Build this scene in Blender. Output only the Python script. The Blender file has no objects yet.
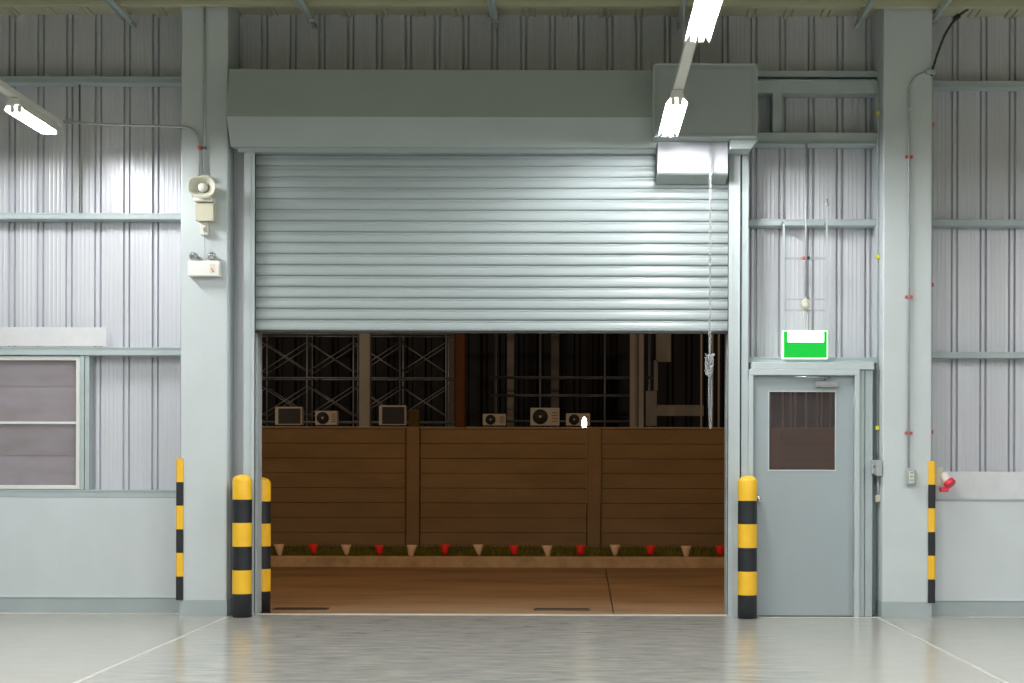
import bpy, bmesh, math, random
from mathutils import Vector, Matrix
random.seed(7)
scn = bpy.context.scene
COL = scn.collection
PI = math.pi

# ---------------------------------------------------------------- camera
F, CX, CY, ROLL, D, EYE = 1652.0, 577.0, 465.0, 0.0025, 13.88, 1.28
cam = bpy.data.cameras.new('camera')
cam.sensor_width = 36.0
cam.lens = F / 1024 * 36
cam.shift_x = -(CX - 512) / 1024
cam.shift_y = (CY - 341.5) / 1024
cam.clip_end = 400
camo = bpy.data.objects.new('camera', cam)
COL.objects.link(camo)
camo.matrix_world = Matrix.Translation((0, -D, EYE)) @ Matrix.Rotation(PI/2, 4, 'X') @ Matrix.Rotation(ROLL, 4, 'Z')
scn.camera = camo


def P(px, py, Y):
    """survey point: photograph reading at a known distance behind the column fronts -> metres"""
    dx, dy = px - CX, py - CY
    dx, dy = dx + ROLL*dy, dy - ROLL*dx
    k = (D + Y) / F
    return dx*k, EYE - dy*k


def PX(px, py, Y): return P(px, py, Y)[0]
def PZ(px, py, Y): return P(px, py, Y)[1]


# ---------------------------------------------------------------- mesh builder
class MB:
    def __init__(self):
        self.bm = bmesh.new()

    def face(self, vs, mi=0, smooth=False):
        try:
            f = self.bm.faces.new(vs)
        except ValueError:
            return None
        f.material_index = mi
        f.smooth = smooth
        return f

    def box(self, x0, x1, y0, y1, z0, z1, mi=0, bevel=0.0, seg=1):
        c = [self.bm.verts.new((x, y, z)) for x in (x0, x1) for y in (y0, y1) for z in (z0, z1)]
        fs = [self.face([c[i] for i in q], mi) for q in ((0,1,3,2),(4,6,7,5),(0,4,5,1),(2,3,7,6),(0,2,6,4),(1,5,7,3))]
        if bevel > 0:
            es = list({e for f in fs for e in f.edges})
            r = bmesh.ops.bevel(self.bm, geom=es, offset=bevel, segments=seg, affect='EDGES', profile=0.5)
            for f in r['faces']:
                f.material_index = mi
        return self

    def prism(self, poly, axis, a, b, mi=0):
        """polygon in the two other axes (in xyz order), extruded along axis from a to b"""
        def pt(p, t):
            if axis == 'x': return (t, p[0], p[1])
            if axis == 'y': return (p[0], t, p[1])
            return (p[0], p[1], t)
        A = [self.bm.verts.new(pt(p, a)) for p in poly]
        B = [self.bm.verts.new(pt(p, b)) for p in poly]
        n = len(poly)
        for i in range(n):
            self.face([A[i], A[(i+1) % n], B[(i+1) % n], B[i]], mi)
        self.face(A[::-1], mi)
        self.face(B, mi)
        return self

    def tube(self, pts, r, seg=10, mi=0, closed=False, cap=True, radii=None):
        pts = [Vector(p) for p in pts]
        n = len(pts)
        rings = []
        up = None
        for i, p in enumerate(pts):
            if closed:
                t = pts[(i+1) % n] - pts[i-1]
            else:
                t = pts[min(i+1, n-1)] - pts[max(i-1, 0)]
            t.normalize()
            if up is None:
                up = Vector((0, 0, 1)) if abs(t.z) < .9 else Vector((1, 0, 0))
            u = (up - t*up.dot(t))
            if u.length < 1e-5:
                u = t.orthogonal()
            u.normalize()
            up = u
            v = t.cross(u)
            rr = radii[i] if radii else r
            rings.append([self.bm.verts.new(p + u*math.cos(2*PI*k/seg)*rr + v*math.sin(2*PI*k/seg)*rr) for k in range(seg)])
        for i in range(n if closed else n-1):
            A, B = rings[i], rings[(i+1) % n]
            for k in range(seg):
                self.face([A[k], A[(k+1) % seg], B[(k+1) % seg], B[k]], mi, True)
        if cap and not closed:
            self.face(rings[0][::-1], mi)
            self.face(rings[-1], mi)
        return self

    def lathe(self, prof, origin, axis=(0, 0, 1), seg=32, mi=0, bands=None, sx=1.0, sz=1.0):
        """prof: (radius, distance along axis); sx, sz squash the cross-section"""
        o, ax = Vector(origin), Vector(axis).normalized()
        u = Vector((1, 0, 0)) if abs(ax.x) < .9 else Vector((0, 0, 1))
        u = (u - ax*u.dot(ax)).normalized()
        v = ax.cross(u)
        rings = []
        for r, h in prof:
            if r < 1e-6:
                rings.append([self.bm.verts.new(o + ax*h)])
            else:
                rings.append([self.bm.verts.new(o + ax*h + u*r*sx*math.cos(2*PI*k/seg) + v*r*sz*math.sin(2*PI*k/seg)) for k in range(seg)])
        for i in range(len(rings)-1):
            A, B = rings[i], rings[i+1]
            m = bands[i] if bands else mi
            for k in range(seg):
                k2 = (k+1) % seg
                if len(A) == 1 and len(B) == 1: continue
                if len(A) == 1: self.face([A[0], B[k2], B[k]], m, True)
                elif len(B) == 1: self.face([A[k], A[k2], B[0]], m, True)
                else: self.face([A[k], A[k2], B[k2], B[k]], m, True)
        if len(rings[0]) > 1: self.face(rings[0][::-1], mi)
        if len(rings[-1]) > 1: self.face(rings[-1], bands[-1] if bands else mi)
        return self

    def sweep(self, prof, axis, a, b, mi=0, smooth=False):
        """open profile of points in the two other axes, swept along axis: a folded sheet"""
        def pt(p, t):
            if axis == 'x': return (t, p[0], p[1])
            if axis == 'y': return (p[0], t, p[1])
            return (p[0], p[1], t)
        A = [self.bm.verts.new(pt(p, a)) for p in prof]
        B = [self.bm.verts.new(pt(p, b)) for p in prof]
        for i in range(len(prof)-1):
            self.face([A[i], A[i+1], B[i+1], B[i]], mi, smooth)
        return self


def root_loc(p):
    while p.parent: p = p.parent
    return p.location


def obj(name, mb, mats, parent=None, origin=(0, 0, 0), recalc=True, solid=0.0):
    if recalc:
        bmesh.ops.recalc_face_normals(mb.bm, faces=mb.bm.faces[:])
    off = root_loc(parent) if parent else Vector(origin)
    bmesh.ops.translate(mb.bm, verts=mb.bm.verts[:], vec=-Vector(off))
    me = bpy.data.meshes.new(name)
    mb.bm.to_mesh(me)
    mb.bm.free()
    for m in (mats if isinstance(mats, (list, tuple)) else [mats]):
        me.materials.append(m)
    o = bpy.data.objects.new(name, me)
    COL.objects.link(o)
    if parent:
        o.parent = parent
    else:
        o.location = off
    if solid:
        md = o.modifiers.new('thickness', 'SOLIDIFY')
        md.thickness = solid
        md.offset = 0
    return o


def tag(o, label=None, cat=None, group=None, kind=None):
    if label: o['label'] = label
    if cat: o['category'] = cat
    if group: o['group'] = group
    if kind: o['kind'] = kind
    return o


def thing(name, label, cat, loc, group=None, kind=None):
    o = bpy.data.objects.new(name, None)
    COL.objects.link(o)
    o.location = loc
    o.empty_display_size = .1
    return tag(o, label, cat, group, kind)


def struct(name, mb, mats, label=None, cat=None, parent=None, **k):
    o = obj(name, mb, mats, parent, **k)
    if not parent:
        tag(o, label, cat, kind='structure')
    return o


def copy_tree(o, parent=None):
    c = o.copy()
    COL.objects.link(c)
    if parent: c.parent = parent
    for ch in [x for x in bpy.data.objects if x.parent == o]:
        copy_tree(ch, c)
    return c


# ---------------------------------------------------------------- materials
def mat(name, base, rough=.5, metal=0.0, var=.06, scale=6.0, stretch=(1, 1, 1), bump=0.0, bscale=60.0,
        spec=.5, rvar=0.0, emit=None, estr=0.0, dark=None, dark_scale=2.0, dark_amt=.5):
    m = bpy.data.materials.new(name)
    m.use_nodes = True
    nt = m.node_tree
    b = nt.nodes['Principled BSDF']
    N = nt.nodes.new
    L = nt.links.new
    tc = N('ShaderNodeTexCoord')
    mp = N('ShaderNodeMapping')
    mp.inputs['Scale'].default_value = stretch
    geo = N('ShaderNodeNewGeometry')
    L(geo.outputs['Position'], mp.inputs['Vector'])
    no = N('ShaderNodeTexNoise')
    no.inputs['Scale'].default_value = scale
    no.inputs['Detail'].default_value = 5
    no.inputs['Roughness'].default_value = .6
    L(mp.outputs[0], no.inputs['Vector'])
    mr = N('ShaderNodeMapRange')
    mr.inputs['From Min'].default_value = .3
    mr.inputs['From Max'].default_value = .7
    mr.inputs['To Min'].default_value = 1 - var
    mr.inputs['To Max'].default_value = 1 + var
    L(no.outputs['Fac'], mr.inputs['Value'])
    mx = N('ShaderNodeMix')
    mx.data_type = 'RGBA'
    mx.blend_type = 'MULTIPLY'
    mx.inputs[0].default_value = 1
    mx.inputs[6].default_value = (*base, 1)
    cmb = N('ShaderNodeCombineColor')
    for i in range(3): L(mr.outputs[0], cmb.inputs[i])
    L(cmb.outputs[0], mx.inputs[7])
    out = mx.outputs[2]
    if dark:
        n2 = N('ShaderNodeTexNoise')
        n2.inputs['Scale'].default_value = dark_scale
        n2.inputs['Detail'].default_value = 6
        n2.inputs['Roughness'].default_value = .65
        L(mp.outputs[0], n2.inputs['Vector'])
        r2 = N('ShaderNodeMapRange')
        r2.inputs['From Min'].default_value = .45
        r2.inputs['From Max'].default_value = .65
        r2.inputs['To Max'].default_value = dark_amt
        L(n2.outputs['Fac'], r2.inputs['Value'])
        m2 = N('ShaderNodeMix')
        m2.data_type = 'RGBA'
        L(r2.outputs[0], m2.inputs[0])
        L(out, m2.inputs[6])
        m2.inputs[7].default_value = (*dark, 1)
        out = m2.outputs[2]
    L(out, b.inputs['Base Color'])
    b.inputs['Roughness'].default_value = rough
    b.inputs['Metallic'].default_value = metal
    b.inputs['Specular IOR Level'].default_value = spec
    if rvar:
        r3 = N('ShaderNodeMapRange')
        r3.inputs['From Min'].default_value = .3
        r3.inputs['From Max'].default_value = .7
        r3.inputs['To Min'].default_value = rough - rvar
        r3.inputs['To Max'].default_value = rough + rvar
        L(no.outputs['Fac'], r3.inputs['Value'])
        L(r3.outputs[0], b.inputs['Roughness'])
    if bump:
        nb = N('ShaderNodeTexNoise')
        nb.inputs['Scale'].default_value = bscale
        nb.inputs['Detail'].default_value = 4
        L(mp.outputs[0], nb.inputs['Vector'])
        bp = N('ShaderNodeBump')
        bp.inputs['Strength'].default_value = bump
        bp.inputs['Distance'].default_value = .01
        L(nb.outputs['Fac'], bp.inputs['Height'])
        L(bp.outputs[0], b.inputs['Normal'])
    if emit:
        b.inputs['Emission Color'].default_value = (*emit, 1)
        b.inputs['Emission Strength'].default_value = estr
    return m


def glass_mat(name, tint, refl=.08, rough=.02, haze_refl=None, haze_refl_amt=0.0):
    m = bpy.data.materials.new(name)
    m.use_nodes = True
    nt = m.node_tree
    nt.nodes.remove(nt.nodes['Principled BSDF'])
    N, L = nt.nodes.new, nt.links.new
    tr = N('ShaderNodeBsdfTransparent')
    tr.inputs[0].default_value = (*tint, 1)
    gl = N('ShaderNodeBsdfGlossy')
    gl.inputs['Roughness'].default_value = rough
    fr = N('ShaderNodeFresnel')
    fr.inputs[0].default_value = 1.5
    ad = N('ShaderNodeMath')
    ad.operation = 'ADD'
    ad.inputs[1].default_value = refl
    L(fr.outputs[0], ad.inputs[0])
    mx = N('ShaderNodeMixShader')
    L(ad.outputs[0], mx.inputs[0])
    L(tr.outputs[0], mx.inputs[1])
    L(gl.outputs[0], mx.inputs[2])
    last = mx
    if haze_refl:
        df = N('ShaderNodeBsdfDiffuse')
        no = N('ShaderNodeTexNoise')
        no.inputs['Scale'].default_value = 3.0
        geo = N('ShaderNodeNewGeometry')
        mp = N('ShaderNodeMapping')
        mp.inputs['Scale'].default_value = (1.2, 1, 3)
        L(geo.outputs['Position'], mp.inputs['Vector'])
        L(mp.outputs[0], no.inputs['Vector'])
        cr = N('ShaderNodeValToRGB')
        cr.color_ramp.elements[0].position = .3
        cr.color_ramp.elements[0].color = (haze_refl[0]*.92, haze_refl[1]*.92, haze_refl[2]*.90, 1)
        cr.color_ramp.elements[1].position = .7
        cr.color_ramp.elements[1].color = (haze_refl[0]*1.07, haze_refl[1]*1.07, haze_refl[2]*1.12, 1)
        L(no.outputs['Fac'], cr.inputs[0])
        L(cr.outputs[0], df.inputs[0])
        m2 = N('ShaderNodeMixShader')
        m2.inputs[0].default_value = haze_refl_amt
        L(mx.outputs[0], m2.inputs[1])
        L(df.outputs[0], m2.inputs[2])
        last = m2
    L(last.outputs[0], nt.nodes['Material Output'].inputs[0])
    return m


M = {}
M['wall'] = mat('painted_concrete', (.60, .65, .675), .55, var=.035, scale=3, stretch=(1, 1, .6), bump=.05, bscale=40, dark=(.55, .60, .62), dark_scale=1.3, dark_amt=.5)
M['far_wall'] = mat('dark_far_wall', (.14, .15, .15), .6, var=.03)
M['skirt'] = mat('grey_skirting_paint', (.37, .43, .44), .5, var=.04, scale=4)
M['column'] = mat('column_paint', (.56, .612, .625), .5, var=.03, scale=2.5, bump=.04, bscale=30)
M['steel'] = mat('painted_steel', (.44, .51, .52), .42, var=.05, scale=5)
M['steel_light'] = mat('pale_painted_steel', (.48, .54, .55), .38, var=.04, scale=5)
M['clad'] = mat('coated_metal_sheet', (.64, .65, .695), .36, metal=.15, var=.02, scale=3, stretch=(3, 1, .3))
M['flash'] = mat('flat_flashing_sheet', (.70, .71, .73), .4, metal=.1, var=.05, scale=4, dark=(.52, .52, .5), dark_scale=9, dark_amt=.15)
M['shutter'] = mat('shutter_paint', (.345, .395, .40), .36, var=.04, scale=4, stretch=(.3, 1, 3))
M['hood'] = mat('hood_paint', (.36, .41, .405), .45, var=.03, scale=2)
M['plate'] = mat('white_plate_paint', (.44, .45, .49), .4, var=.03, scale=3)
M['roof'] = mat('roof_sheet', (.52, .51, .37), .5, var=.06, scale=4)
M['purlin'] = mat('olive_purlin_paint', (.50, .49, .35), .5, var=.08, scale=5, stretch=(.4, 1, 1))
M['yellow'] = mat('yellow_paint', (.92, .53, .03), .38, var=.05, scale=8)
M['black'] = mat('black_paint', (.018, .02, .025), .4, var=.2, scale=10)
M['rubber'] = mat('black_rubber', (.02, .02, .02), .6, var=.1)
M['door'] = mat('door_paint', (.33, .385, .405), .4, var=.03, scale=3)
M['galv'] = mat('galvanised_conduit', (.46, .49, .50), .38, metal=.25, var=.1, scale=20)
M['chrome'] = mat('brushed_metal', (.7, .7, .7), .25, metal=.9, var=.06, scale=20)
M['cream'] = mat('cream_plastic', (.68, .67, .56), .4, var=.03, scale=10)
M['beige'] = mat('beige_plastic', (.56, .54, .42), .45, var=.04, scale=10)
M['white'] = mat('white_plastic', (.80, .80, .76), .4, var=.02, scale=10)
M['greybox'] = mat('grey_plastic', (.36, .39, .39), .45, var=.04, scale=10)
M['red'] = mat('red_plastic', (.75, .04, .07), .4, var=.05, scale=10)
M['redclip'] = mat('red_clip', (.62, .10, .08), .5, var=.05, scale=10)
M['blueclip'] = mat('blue_clip', (.10, .16, .32), .5, var=.05, scale=10)
M['yellowtag'] = mat('yellow_tag', (.65, .6, .05), .5, var=.05, scale=10)
M['darkhose'] = mat('dark_flexible_hose', (.05, .055, .06), .45, var=.1, scale=30)
M['lamp_body'] = mat('lamp_housing', (.74, .74, .69), .4, var=.03, scale=6)
M['tube'] = mat('lit_fluorescent_tube', (.9, .9, .9), .3, var=0, emit=(.985, 1.0, 1.0), estr=330.0)
M['green_face'] = mat('lit_green_acrylic', (.0, .10, .012), .3, var=0, emit=(.0, .50, .035), estr=1.0)
M['sign_lamp'] = mat('lit_sign_lamp', (.9, .9, .9), .3, var=0, emit=(.97, 1.0, .95), estr=1.5)
M['sign_edge'] = mat('lit_clear_acrylic_edge', (.8, .85, .8), .3, var=0, emit=(.75, 1.0, .78), estr=.75)
M['aluminium'] = mat('white_window_aluminium', (.72, .735, .72), .4, var=.03, scale=8)
M['window_glass'] = glass_mat('louvre_glass_haze_reflection', (.55, .5, .52), .10, .12, haze_refl=(.36, .325, .345), haze_refl_amt=.8)  # diffuse layer: real fogging plus the pale opposite wall's reflection painted in
M['door_glass'] = glass_mat('door_glass', (.9, .86, .86), .05, .03, haze_refl=(.30, .25, .25), haze_refl_amt=.15)  # diffuse layer paints in a reflection lying over the outdoor view
M['joint'] = mat('pale_joint_sealant', (.52, .515, .48), .5, var=.08, scale=8)
M['edge'] = mat('pale_concrete_edge', (.60, .57, .48), .6, var=.12, scale=8)
# outside
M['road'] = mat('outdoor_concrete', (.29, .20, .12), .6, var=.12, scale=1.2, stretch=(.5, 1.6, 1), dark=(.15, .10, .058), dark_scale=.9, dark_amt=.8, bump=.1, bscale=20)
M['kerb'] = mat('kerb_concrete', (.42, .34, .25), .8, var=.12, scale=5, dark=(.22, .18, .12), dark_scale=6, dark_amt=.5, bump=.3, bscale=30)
M['grass'] = mat('grass_blades', (.12, .135, .022), .8, var=.4, scale=3)
M['soil'] = mat('soil', (.06, .05, .02), .9, var=.3, scale=5)
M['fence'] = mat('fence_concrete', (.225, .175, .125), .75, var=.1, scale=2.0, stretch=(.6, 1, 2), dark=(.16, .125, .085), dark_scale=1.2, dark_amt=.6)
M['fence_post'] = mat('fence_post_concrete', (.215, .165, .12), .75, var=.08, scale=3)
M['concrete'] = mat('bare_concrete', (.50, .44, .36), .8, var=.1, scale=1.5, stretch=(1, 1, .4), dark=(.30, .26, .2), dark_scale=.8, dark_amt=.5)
M['rust'] = mat('rust_brown_paint', (.26, .12, .06), .7, var=.12, scale=3)
M['tie'] = mat('brown_grey_rod', (.22, .17, .15), .6, var=.1)
M['pipe'] = mat('scaffold_pipe', (.42, .41, .42), .45, metal=.4, var=.2, scale=2)
M['shed'] = mat('dark_sheeting', (.040, .037, .036), .6, var=.5, scale=.8, stretch=(3, 1, .15))
M['ac'] = mat('air_conditioner_paint', (.52, .44, .36), .5, var=.06, scale=3)
M['ac_dark'] = mat('air_conditioner_coil', (.03, .028, .025), .6, var=.2, scale=8)
M['bulb'] = mat('lit_outdoor_bulb', (.9, .9, .8), .3, var=0, emit=(1.0, .90, .62), estr=9.0)
M['flag_red'] = mat('red_flag_cloth', (.75, .02, .025), .7, var=.1, scale=20)
M['flag_white'] = mat('white_flag_cloth', (.62, .50, .46), .7, var=.08, scale=20)
M['cord'] = mat('cord', (.12, .12, .10), .7, var=.1)
M['chain'] = mat('galvanised_chain', (.42, .44, .44), .38, metal=.35, var=.1, scale=60)


def floor_mat():
    m = mat('polished_concrete', (.445, .435, .39), .20, var=0, scale=2.2, stretch=(.55, 1.7, 1), rvar=0)
    nt = m.node_tree
    N, L = nt.nodes.new, nt.links.new
    b = nt.nodes['Principled BSDF']
    src = b.inputs['Base Color'].links[0].from_socket
    geo = N('ShaderNodeNewGeometry')
    sep = N('ShaderNodeSeparateXYZ')
    L(geo.outputs['Position'], sep.inputs[0])
    mp = N('ShaderNodeMapping')
    mp.inputs['Scale'].default_value = (1.1, 3.6, 1)
    L(geo.outputs['Position'], mp.inputs[0])
    n = N('ShaderNodeTexNoise')
    n.inputs['Scale'].default_value = 3.0
    n.inputs['Detail'].default_value = 7
    n.inputs['Roughness'].default_value = .66
    n.inputs['Distortion'].default_value = 0.0
    L(mp.outputs[0], n.inputs['Vector'])
    # a soft-edged band in line with the opening: more mottled and a little darker
    ab = N('ShaderNodeMath'); ab.operation = 'ADD'; ab.inputs[1].default_value = .72
    L(sep.outputs[0], ab.inputs[0])
    ab2 = N('ShaderNodeMath'); ab2.operation = 'ABSOLUTE'
    L(ab.outputs[0], ab2.inputs[0])
    band = N('ShaderNodeMapRange')
    band.inputs['From Min'].default_value = 2.3
    band.inputs['From Max'].default_value = 1.75
    band.inputs['To Min'].default_value = .22
    band.inputs['To Max'].default_value = 1.0
    L(ab2.outputs[0], band.inputs['Value'])
    st = N('ShaderNodeMapRange')
    st.inputs['From Min'].default_value = .36
    st.inputs['From Max'].default_value = .64
    L(n.outputs['Fac'], st.inputs['Value'])
    mu = N('ShaderNodeMath'); mu.operation = 'MULTIPLY'
    L(band.outputs[0], mu.inputs[0])
    L(st.outputs[0], mu.inputs[1])
    m2 = N('ShaderNodeMix'); m2.data_type = 'RGBA'
    L(mu.outputs[0], m2.inputs[0])
    L(src, m2.inputs[6])
    m2.inputs[7].default_value = (.27, .28, .275, 1)
    L(m2.outputs[2], b.inputs['Base Color'])
    return m


M['floor'] = floor_mat()

# ================================================================= SETTING
YC = .48            # inner face of the metal sheets
RIB = .25           # spacing of the sheet ribs
LX0, LX1 = -3.335, -2.94      # left column
RX0, RX1 = 2.567, 2.98        # right column
XL, XR, YB = -9.0, 8.6, -22.0
OX0, OX1 = -2.728, 1.277      # clear opening

struct('floor', MB().box(XL, XR, YB, .27, -.25, 0), M['floor'], 'polished grey concrete warehouse floor', 'floor')
struct('trim_1', MB().box(-2.940, -2.908, YB, -.01, 0, .0015), M['joint'], 'pale joint line across the floor, from the left column', 'floor joint')
struct('trim_2', MB().box(2.520, 2.552, YB, -.01, 0, .0015), M['joint'], 'pale joint line across the floor, from the right column', 'floor joint')
struct('trim_3', MB().box(XL, LX0, .20, .30, 0, .002), M['edge'], 'pale cement strip along the foot of the left wall', 'floor edge')
struct('trim_4', MB().box(OX0, OX1, .16, .272, 0, .004), M['edge'], 'pale worn concrete edge under the open shutter', 'threshold')
struct('trim_5', MB().box(RX1, XR, .09, .155, 0, .002).box(1.45, RX0, .02, .075, 0, .002), M['edge'], 'pale cement strip along the foot of the right wall', 'floor edge')


def clad_profile(x0, x1, phase, Y=YC, rib=RIB, depth=.036, wtop=.034, wbot=.012, minor=True):
    """sheet seen from inside: broad pans with fine stiffeners, ribs folded outwards"""
    pts = []
    n0 = math.floor((x0 - phase)/rib) - 1
    n1 = math.ceil((x1 - phase)/rib) + 1
    for n in range(n0, n1+1):
        c = phase + n*rib
        if minor:
            pts += [(c - .034, Y), (c - .030, Y + depth), (c - .020, Y + depth), (c - .012, Y + .006), (c + .012, Y + .006), (c + .020, Y + depth), (c + .030, Y + depth), (c + .034, Y)]
        else:
            pts += [(c - wtop, Y), (c - wbot, Y + depth), (c + wbot, Y + depth), (c + wtop, Y)]
        if minor:
            m = 4
            span = rib - 2*wtop
            for j in range(1, m+1):
                q = c + wtop + span*j/(m+1)
                pts += [(q - .009, Y), (q - .003, Y - .0014), (q + .003, Y - .0014), (q + .009, Y)]
    out = []
    for i in range(len(pts)-1):
        a, b = pts[i], pts[i+1]
        if b[0] <= x0 or a[0] >= x1: continue
        def lerp(x): 
            t = (x - a[0])/(b[0]-a[0]) if b[0] != a[0] else 0
            return (x, a[1] + (b[1]-a[1])*t)
        if not out: out.append(lerp(max(a[0], x0)))
        out.append(lerp(x1) if b[0] > x1 else b)
    return out


def cladding(name, x0, x1, z0, z1, phase, label):
    mb = MB()
    mb.sweep(clad_profile(x0, x1, phase), 'z', z0, z1)
    o = struct(name, mb, M['clad'], label, 'wall', recalc=False, solid=.0012)
    return o


mb = MB()  # unseen backing added to keep outside light from leaking through the sheets
mb.box(XL-.15, -2.875, .60, .66, -.2, 6.2).box(2.47, XR+.15, .60, .66, -.2, 6.2)
mb.box(-2.875, 2.47, .60, .66, 4.0, 6.2).box(1.33, 1.46, .52, .66, -.2, 4.0).box(1.46, 2.47, .60, .66, 2.10, 4.0)
struct('wall_light_block', mb, M['skirt'], 'unseen backing behind the hall wall, added to block light', 'wall')
PH_M = .026
PH_L = PX(156, 120, YC)
ZT = 5.26
cladding('wall_upper_left', XL, -3.0, .9, ZT, PH_L, 'ribbed metal wall sheets left of the left column')
cladding('wall_upper_middle', -3.0, 1.33, 3.9, ZT, PH_M, 'ribbed metal wall sheets above the roller shutter')
cladding('wall_upper_right', 1.33, 2.75, 2.06, ZT, PH_M, 'ribbed metal wall sheets above the steel door')
cladding('wall_right', 2.75, XR, .9, ZT, PH_M, 'ribbed metal wall sheets right of the right column')

# low concrete walls and skirtings
DL, DR = .31, .17
struct('wall_lower_left', MB().box(XL, LX1, DL, .6, -.1, .99, bevel=.004), M['wall'], 'low painted concrete wall under the left window', 'wall')
struct('baseboard_left', MB().box(XL, LX0, DL-.008, DL-.0005, 0, .127), M['skirt'], 'grey painted band at the foot of the left wall', 'baseboard')
struct('trim_6', MB().box(XL, LX0, DL-.014, DL, .132, .139), M['wall'], 'thin ledge above the left wall band', 'ledge')
struct('wall_lower_right', MB().box(RX1, XR, DR, .6, -.1, .984, bevel=.004), M['wall'], 'low painted concrete wall right of the right column', 'wall')
struct('baseboard_right', MB().box(RX1, XR, DR-.008, DR-.0005, 0, .127), M['skirt'], 'grey painted band at the foot of the right wall', 'baseboard')
struct('trim_7', MB().box(RX1, XR, DR-.014, DR, .132, .139), M['wall'], 'thin ledge above the right wall band', 'ledge')

# columns with a painted foot band
def column(name, x0, x1, y1, label):
    o = struct(name, MB().box(x0, x1, 0, y1, 0, 5.24, bevel=.012, seg=2), M['column'], label, 'column', origin=((x0+x1)/2, y1/2, 0))
    mb = MB()
    t = .002
    mb.box(x0-t, x1+t, -t, y1, 0, .138)
    obj('painted_foot_band', mb, M['skirt'], o)
    return o
column('column_left', LX0, LX1, .47, 'pale grey concrete column carrying the horn loudspeaker')
column('column_right', RX0, RX1, .47, 'pale grey concrete column beside the steel door')

# flat strips either side of the opening, inside the columns
mb = MB().box(LX1, -2.80, .25, .52, 0, 4.6)
struct('wall_strip_left', mb, M['clad'], 'narrow metal wall strip between left column and shutter rail', 'wall')
mb = MB().box(1.30, 1.40, .30, .52, 0, 4.0)
struct('wall_strip_right', mb, M['clad'], 'narrow metal wall strip between shutter rail and steel door', 'wall')


# steel girts: lipped channels, face towards the room
def girt(x0, x1, z0, z1, y0, label, y1=YC-.006, name='girt', m='steel'):
    h = z1 - z0
    t = .004
    mb = MB()
    mb.box(x0, x1, y0, y0+t, z0, z1)                 # face
    mb.box(x0, x1, y0+t, y1, z1-t, z1)               # top flange
    mb.box(x0, x1, y0+t, y1, z0, z0+t)               # bottom flange
    mb.box(x0, x1, y0-.006, y0, z0+.004, z0+.012)    # rolled lips
    mb.box(x0, x1, y0-.006, y0, z1-.012, z1-.004)
    return struct(name, mb, M[m], label, 'girt')

girt(XL, LX0, 4.556, 4.612, .32, 'top horizontal steel girt on the left wall')
girt(XL, LX0, 3.382, 3.437, .32, 'middle horizontal steel girt on the left wall')
girt(XL, LX0, 2.212, 2.283, .32, 'horizontal steel girt over the left window')
girt(XL, LX0, .992, 1.056, .325, 'horizontal steel girt under the left window')
girt(RX1, XR, 4.535, 4.592, .32, 'top horizontal steel girt on the right wall')
girt(RX1, XR, 3.345, 3.40, .32, 'middle horizontal steel girt on the right wall')
girt(RX1, XR, 2.208, 2.262, .32, 'lowest horizontal steel girt on the right wall')
girt(1.45, RX0, 3.342, 3.398, .32, 'horizontal steel girt above the exit sign')
girt(1.45, RX0, 2.155, 2.205, .22, 'horizontal steel girt behind the foot of the exit sign')
girt(LX1, RX0, 4.615, 4.665, .28, 'long horizontal steel girt above the shutter hood')
# heavier framing beside the motor cover
struct('trim_8', MB().box(1.30, RX0, .26, .46, 4.472, 4.578, bevel=.004), M['steel'], 'upper flat steel beam beside the motor cover', 'beam')
mb = MB().box(1.30, RX0, .24, .46, 4.035, 4.128, bevel=.004)
mb.box(1.30, RX0, .215, .24, 4.022, 4.034)
struct('trim_9', mb, M['steel'], 'lower flat steel beam beside the motor cover', 'beam')
struct('trim_10', MB().box(1.668, 1.748, .27, .46, 4.128, 4.472, bevel=.004), M['steel'], 'short upright stud between the two flat beams', 'stud')
# upright between shutter rail and door
mb = MB()
mb.prism([(1.389, .10), (1.447, .10), (1.447, .30), (1.440, .30), (1.440, .108), (1.396, .108), (1.396, .30), (1.389, .30)], 'z', 0, 4.02)
struct('trim_11', mb, M['steel'], 'upright steel channel between shutter rail and door', 'post')
# uprights between door and right column
mb = MB()
for a, b, y in ((2.392, 2.436, .12), (2.442, 2.508, .13)):
    mb.box(a, b, y, y+.2, 0, 2.15, bevel=.004)
struct('trim_12', mb, M['steel'], 'upright double steel channel right of the door', 'post')
mb = MB()
mb.box(2.508, RX0, .30, .5, 0, 2.16)
struct('wall_strip_door', mb, M['steel'], 'narrow recessed wall strip beside the right column', 'wall')
# flat plate on the right wall
mb = MB().box(RX1, XR, .24, .46, 1.000, 1.232, bevel=.002)
struct('trim_13', mb, M['flash'], 'flat pale metal band above the low right wall', 'band')
struct('trim_14', MB().box(RX1, XR, .16, .46, .986, 1.0), M['steel'], 'steel edge on top of the low right wall', 'edge')
# flat flashing above the left window
mb = MB().box(XL, -4.043, .312, .3185, 2.290, 2.452, bevel=.001)
struct('trim_15', mb, M['flash'], 'flat pale metal sheet above the left window', 'sheet')
# window post
mb = MB()
mb.box(-4.275, -4.240, .325, .46, 1.056, 2.212, bevel=.003)
mb.box(-4.236, -4.200, .335, .46, 1.056, 2.212, bevel=.003)
struct('trim_16', mb, M['steel'], 'upright steel post beside the left window', 'post')
# thin brown tie rods in front of the left sheets
mb = MB()
x = PX(81, 120, .44)
mb.tube([(x, .40, 3.437), (x, .40, 4.556)], .008, 8)
struct('tie_rod', mb, M['tie'], 'thin brown tie rod between the two upper left girts', 'rod')

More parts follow.
